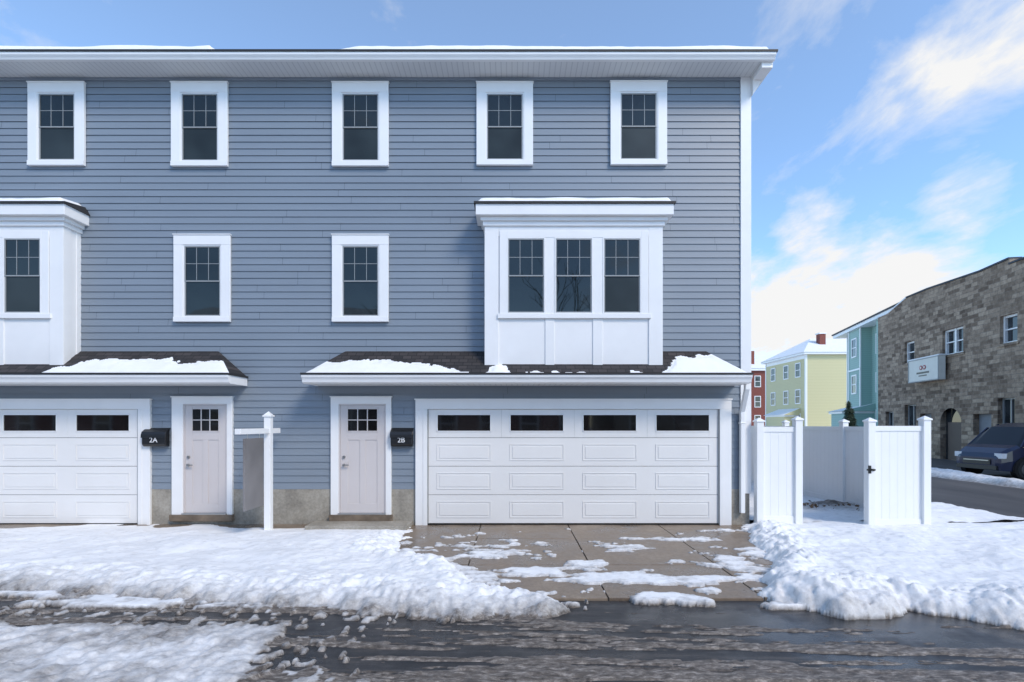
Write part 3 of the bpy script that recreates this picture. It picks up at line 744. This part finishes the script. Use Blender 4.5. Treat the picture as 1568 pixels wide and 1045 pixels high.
yh = empty('yellow_house'); mb = MB(); mb.box(37.9, 50, 55.6, 65.7, 0, 10.9, M_YEL); mb.build('walls', yh)
mb = MB(); mb.box(37.4, 50.5, 55.1, 66.2, 10.9, 11.15, M_WHITE)
mb.add([(37.3,55,11.15),(50.6,55,11.15),(50.6,66.3,11.15),(37.3,66.3,11.15),(41.5,60.6,13.8),(46.5,60.6,13.8)], [(0,1,5,4),(1,2,5),(2,3,4,5),(3,0,4)], M_SNOW)
for (x, y) in ((37.9, 55.6), (37.9, 65.7)): mb.box(x-.04, x+.2, y-.05, y+.18, 0, 10.9, M_WHITE)
mb.box(37.87, 37.9, 55.8, 65.5, 10.4, 10.9, M_WHITE)
mb.build('roof_and_trim', yh)
mb = MB(); mb.box(41.2, 42.0, 58, 58.8, 11.5, 14.0, M_BRICK); mb.box(41.1, 42.1, 57.9, 58.9, 14.0, 14.15, M_SNOW); mb.build('chimney', yh)
mb = MB()
for z in (1.5, 4.7, 8.2):
    for v in (57.3, 60.2, 63.6): hwin(mb, 'y', v, 1.0, z, z+1.7, 37.9, -1)
mb.build('windows', yh)
mb = MB(); mb.box(35.9, 37.88, 57, 62, 2.9, 3.1, M_WHITE); mb.add([(35.7,56.8,3.1),(35.7,62.2,3.1),(37.88,62.2,4.0),(37.88,56.8,4.0)], [(0,1,2,3)], M_SNOW)
mb.add([(35.7,56.8,3.1),(37.88,56.8,3.1),(37.88,56.8,4.0)], [(0,1,2)], M_YEL)
mb.box(36.0, 37.88, 57.2, 61.8, 0, 2.9, M_YEL); mb.build('porch', yh)
rh = empty('red_brick_house'); mb = MB(); mb.box(42.3, 54, 80, 92, 0, 11.4, M_BRICK); mb.build('walls', rh)
mb = MB(); mb.box(42.0, 54.3, 79.6, 92.4, 11.4, 11.8, M_WHITE); mb.add([(41.8,79.5,11.8),(54.5,79.5,11.8),(54.5,92.5,11.8),(41.8,92.5,11.8),(44,86,14.4),(52,86,14.4)], [(0,1,5,4),(1,2,5),(2,3,4,5),(3,0,4)], M_SNOW); mb.box(43.2, 44, 82, 83, 12, 15.2, M_BRICK)
mb.build('roof', rh)
mb = MB()
for z in (1.6, 5, 8.6):
    for u in (43.6, 45.6, 48): hwin(mb, 'x', u, .9, z, z+1.8, 80, -1)
    for v in (82.5, 86): hwin(mb, 'y', v, .9, z, z+1.8, 42.3, -1)
mb.build('windows', rh)

M_EVG = simple('evergreen', (.045, .07, .04), .8, .5, 6); M_BARK = simple('bark', (.09, .065, .05), .9, .3, 10, .4)
def evergreen(x, y, h, r):
    e = empty('evergreen_tree', (x, y, 0)); t = MB(); t.cyl((0,0,0), (0,0,h*.9), .09, .02, M_BARK, 8); t.build('trunk', e)
    f = MB()
    for i in range(1500):
        z = random.random()**1.3*h*.93+.2; rr = r*(1-z/(h*1.05))*random.uniform(.35, 1.1)*(1+.2*math.sin(z*9)); a = random.random()*6.283
        c = Vector((rr*math.cos(a), rr*math.sin(a), z-.1*rr)); d = Vector((math.cos(a), math.sin(a), -.35+random.uniform(-.3, .3)))*random.uniform(.08, .2)
        s = Vector((-math.sin(a), math.cos(a), random.uniform(-.5, .5)))*.05; f.add([c-s, c+d, c+s, c-d*.3+Vector((0,0,.06))], [(0,1,2,3)], M_EVG)
    f.build('needles', e, recalc=False)
evergreen(26.0, 29.5, 3.7, .8); evergreen(27.6, 31.5, 3.2, .8)

# ------------------------------------------------------------------ van
M_VAN = simple('navy_van_paint', (.018, .024, .055), .16, .05); M_VGL = glass('van_glass', (.004, .005, .006), .03, 0)
M_TIRE = simple('tire_rubber', (.02, .02, .02), .8); M_RIM = simple('steel_rim', (.38, .38, .4), .35, metal=1); M_LAMP = simple('headlamp', (.6, .62, .65), .15); M_GOLD = simple('gold_logo', (.50, .30, .09), .4)
van = empty('parked_van', (16.75, 8.75, 0.0), math.radians(4))
st = [(0,.42,.66,.72,.66,.60),(.05,.28,.80,.88,.82,.70),(.36,.26,.98,1.06,.92,.78),(.62,.26,1.08,1.16,.95,.82),(1.25,.26,1.10,1.80,.97,.74),(1.9,.26,1.10,1.94,.97,.76),(3.0,.26,1.10,1.96,.97,.76),(4.1,.26,1.10,1.94,.97,.75),(4.65,.28,1.10,1.86,.95,.72),(4.85,.34,1.08,1.2,.92,.85)]
b = MB(); rings = []
for (x, zb, zl, zr, hw, hr) in st:
    rings.append([(x,-hw*.96,zb),(x,-hw,(zb+zl)*.5),(x,-hw*.985,zl),(x,-hr,zr-.05*(zr-zl)),(x,-hr*.82,zr),(x,hr*.82,zr),(x,hr,zr-.05*(zr-zl)),(x,hw*.985,zl),(x,hw,(zb+zl)*.5),(x,hw*.96,zb)])
for i in range(len(rings)-1):
    for k in range(10):
        k2 = (k+1) % 10; m = M_VAN
        if i == 3 and k in (3, 4, 5): m = M_VGL
        if i in (3, 4, 5, 6, 7) and k in (2, 6): m = M_VGL
        if i == 8 and k == 4: m = M_VGL
        b.add([rings[i][k], rings[i+1][k], rings[i+1][k2], rings[i][k2]], [(0,1,2,3)], m)
b.add(rings[0], [tuple(range(10))], M_VAN); b.add(rings[-1], [tuple(range(9,-1,-1))], M_VAN)
b.build('body', van, .02)
b = MB()
def bar(p0, p1, w, mat):
    p0 = Vector(p0); p1 = Vector(p1); s_ = 1 if p0.y > 0 else -1
    q = [p0+Vector((-w/2,0,0)), p0+Vector((w/2,0,0)), p1+Vector((w/2,0,0)), p1+Vector((-w/2,0,0))]
    o = [v+Vector((0, s_*.018, .004)) for v in q]; i_ = [v-Vector((0, s_*.03, 0)) for v in q]
    b.add(o+i_, [(0,1,2,3),(4,5,6,7),(0,1,5,4),(1,2,6,5),(2,3,7,6),(3,0,4,7)], mat)
for s in (-1, 1):
    for x in (1.65, 2.8, 4.0): bar((x, s*.955, 1.10), (x, s*.765, 1.90), .09, M_VAN)
    bar((.66, s*.94, 1.10), (1.25, s*.745, 1.77), .08, M_VAN)
    b.box(.68, 4.7, s*.958, s*.978, 1.085, 1.105, M_STEEL)
    b.box(1.05, 1.25, s*1.0, s*1.14, 1.08, 1.26, M_BLACK)
    b.box(.025, .30, s*.60, s*.86, .70, .88, M_LAMP)
    for x in (1.25, 2.75, 4.0): b.box(x, x+.012, s*.972, s*.976, .4, 1.08, M_BLACK)
    for x in (2.45, 2.85): b.box(x, x+.16, s*.972, s*.995, .98, 1.01, M_BLACK)
b.box(-.03, .03, -.5, .5, .48, .66, M_BLACK); b.box(-.05, .05, -.72, .72, .30, .44, M_BLACK); b.box(-.045, -.03, -.45, .45, .60, .63, M_STEEL)
b.cyl((1.65, -.972, .76), (1.65, -.982, .76), .23, .23, M_GOLD, 24); b.cyl((1.65, -.983, .76), (1.65, -.988, .76), .17, .17, M_VAN, 24); b.box(1.50, 1.80, -.994, -.988, .73, .79, M_GOLD)
b.build('trim_parts', van, .008)
b = MB()
for x in (.78, 3.9):
    for s in (-1, 1):
        b.cyl((x, s*.80, .36), (x, s*.985, .36), .41, .41, M_BLACK, 28)
        b.cyl((x, s*.82, .33), (x, s*1.0, .33), .33, .32, M_TIRE, 28); b.cyl((x, s*.9, .33), (x, s*1.008, .33), .21, .20, M_RIM, 20)
        for k in range(5):
            a = k*2*math.pi/5; b.cyl((x+.11*math.cos(a), s*1.006, .33+.11*math.sin(a)), (x+.11*math.cos(a), s*1.012, .33+.11*math.sin(a)), .035, .035, M_BLACK, 8)
b.build('wheels', van)

# ------------------------------------------------------------------ across the alley (seen in reflections)
def back_house(name, x0, x1, wall, y0=-33, y1=-23, h=6.2):
    bh = empty(name, (0, 0, 0)); mb = MB(); mb.box(x0, x1, y0, y1, 0, h, wall)
    ym = (y0+y1)/2
    mb.prism([(y0, h), (y1, h), (ym, h+3.2)], x0+.1, x1-.1, wall, 'x'); mb.build('walls', bh)
    mb = MB(); mb.prism([(y0-.4, h-.2), (ym, h+3.25), (y1+.4, h-.2), (y1+.4, h), (ym, h+3.5), (y0-.4, h)], x0-.4, x1+.4, M_SNOW, 'x'); mb.build('roof', bh)
    mb = MB()
    n = int((x1-x0)/2.5)
    for z in (1.2, 4.0):
        for i in range(n): hwin(mb, 'x', x0+(i+.5)*(x1-x0)/n, 1.0, z, z+1.5, y1, 1)
    mb.build('windows', bh)
back_house('brick_house', -8, 5, M_BRICK)
back_house('added_grey_house', -23, -9.5, M_GREYC, h=7); back_house('added_tan_house', 6.8, 19, M_TANC, y0=-34, y1=-24, h=6.8)  # unseen houses added to keep the amber horizon out of garage glass
back_house('brick_house', -40, -25, M_BRICK, h=6)
def bare_tree(x, y, h, seed):
    rnd = random.Random(seed); e = empty('bare_tree', (x, y, 0)); t = MB()
    def br(p, d, L, r, lv):
        q = p+d*L; t.cyl(p, q, r, r*.68, M_BARK, 6 if lv > 1 else 8)
        if lv >= 6: return
        for _ in range(2 if lv else 3):
            nd_ = (d+Vector((rnd.uniform(-.7,.7), rnd.uniform(-.7,.7), rnd.uniform(-.1,.45)))).normalized(); br(q, nd_, L*rnd.uniform(.66,.82), r*.62, lv+1)
    br(Vector((0,0,0)), Vector((0,0,1)), h*.28, .2, 0); t.build('trunk_and_limbs', e, recalc=False)
bare_tree(4, -19, 11, 3); bare_tree(-6.5, -20, 10, 5); bare_tree(10, -21, 12, 8)

# ------------------------------------------------------------------ world, sun, camera
SUN_EL, SUN_AZ = 42, 138
w = bpy.data.worlds.new('World'); S.world = w; w.use_nodes = True; nt = w.node_tree
bg = nt.nodes['Background']
sky = nd(nt, 'ShaderNodeTexSky', sky_type='NISHITA'); sky.sun_disc = False
sky.sun_elevation = math.radians(SUN_EL); sky.sun_rotation = math.radians(SUN_AZ)
sky.air_density = 1.0; sky.dust_density = .1; sky.ozone_density = 1.6
tc = nd(nt, 'ShaderNodeTexCoord'); sx = nd(nt, 'ShaderNodeSeparateXYZ'); nt.links.new(tc.outputs['Generated'], sx.inputs[0])
zz = nd(nt, 'ShaderNodeMath', operation='ADD'); nt.links.new(sx.outputs['Z'], zz.inputs[0]); zz.inputs[1].default_value = .22
dv = nd(nt, 'ShaderNodeVectorMath', operation='DIVIDE'); nt.links.new(tc.outputs['Generated'], dv.inputs[0])
cmb = nd(nt, 'ShaderNodeCombineXYZ')
for k in ('X', 'Y', 'Z'): nt.links.new(zz.outputs[0], cmb.inputs[k])
nt.links.new(cmb.outputs[0], dv.inputs[1])
mp = nd(nt, 'ShaderNodeMapping'); mp.inputs['Scale'].default_value = (2.2, 1.5, 1); mp.inputs['Rotation'].default_value = (0, 0, -.35); mp.inputs['Location'].default_value = (.4, 1.3, 0); nt.links.new(dv.outputs[0], mp.inputs['Vector'])
n = nd(nt, 'ShaderNodeTexNoise'); n.inputs['Scale'].default_value = 1.8; n.inputs['Detail'].default_value = 8; n.inputs['Roughness'].default_value = .6; n.inputs['Distortion'].default_value = .2
nt.links.new(mp.outputs[0], n.inputs['Vector'])
def blob(px, py, c0, c1, amp):
    d = Vector((px-784, 771, 650-py)).normalized()
    dt = nd(nt, 'ShaderNodeVectorMath', operation='DOT_PRODUCT'); nt.links.new(tc.outputs['Generated'], dt.inputs[0]); dt.inputs[1].default_value = d
    mr = nd(nt, 'ShaderNodeMapRange', interpolation_type='SMOOTHSTEP'); nt.links.new(dt.outputs['Value'], mr.inputs[0])
    mr.inputs[1].default_value = math.cos(math.radians(c0)); mr.inputs[2].default_value = math.cos(math.radians(c1)); mr.inputs[3].default_value = 0; mr.inputs[4].default_value = amp
    return mr.outputs[0]
acc = n.outputs['Fac']
for bl in (blob(1190, 480, 9, 2, .27), blob(1560, 50, 7, 1, .17), blob(1300, 480, 9, 2, .24), blob(1420, 450, 7, 1, .18), blob(1235, 345, 3.5, .5, .19), blob(1480, 305, 4, .5, .19), blob(1400, 130, 4, 1, .09), blob(1320, 215, 4, 1, .08), blob(400, 15, 6, 1, .08), blob(590, 45, 4, 1, .07)):
    a = nd(nt, 'ShaderNodeMath', operation='ADD'); nt.links.new(acc, a.inputs[0]); nt.links.new(bl, a.inputs[1]); acc = a.outputs[0]
cl = ramp(nt, acc, [(.56, 0.0), (.68, .36), (.82, 1.0)])
grade = ramp(nt, sx.outputs['Z'], [(0.0, (.66, .80, 1.0)), (.12, (.68, .83, 1.0)), (.30, (.70, .86, 1.0)), (.65, (.92, .96, 1.0))])
tint = mixc(nt, 1.0, sky.outputs[0], grade, 'MULTIPLY')
tint = mixc(nt, 1.0, tint, (2.6, 2.45, 2.3), 'MULTIPLY')
CLV = 7.4
col = mixc(nt, cl, tint, (CLV, CLV, CLV))
nt.links.new(col, bg.inputs['Color']); bg.inputs['Strength'].default_value = .125

L = bpy.data.lights.new('sun', 'SUN'); L.energy = 2.5; L.angle = math.radians(18); L.color = (1, .89, .75)
so = bpy.data.objects.new('sun', L); COL.objects.link(so)
el, az = math.radians(SUN_EL), math.radians(SUN_AZ)
d = Vector((math.sin(az)*math.cos(el), math.cos(az)*math.cos(el), math.sin(el)))
so.rotation_euler = d.to_track_quat('Z', 'Y').to_euler(); so.location = d*50

cam = bpy.data.cameras.new('camera'); co = bpy.data.objects.new('camera', cam); COL.objects.link(co)
co.location = (0, -9.4, 1.89); co.rotation_euler = (math.pi/2, 0, 0)
cam.sensor_width = 36; cam.lens = 17.70; cam.shift_y = .0813; cam.clip_end = 2000; cam.clip_start = .05
S.camera = co
S.view_settings.view_transform = 'Standard'; S.view_settings.look = 'None'; S.view_settings.exposure = 0
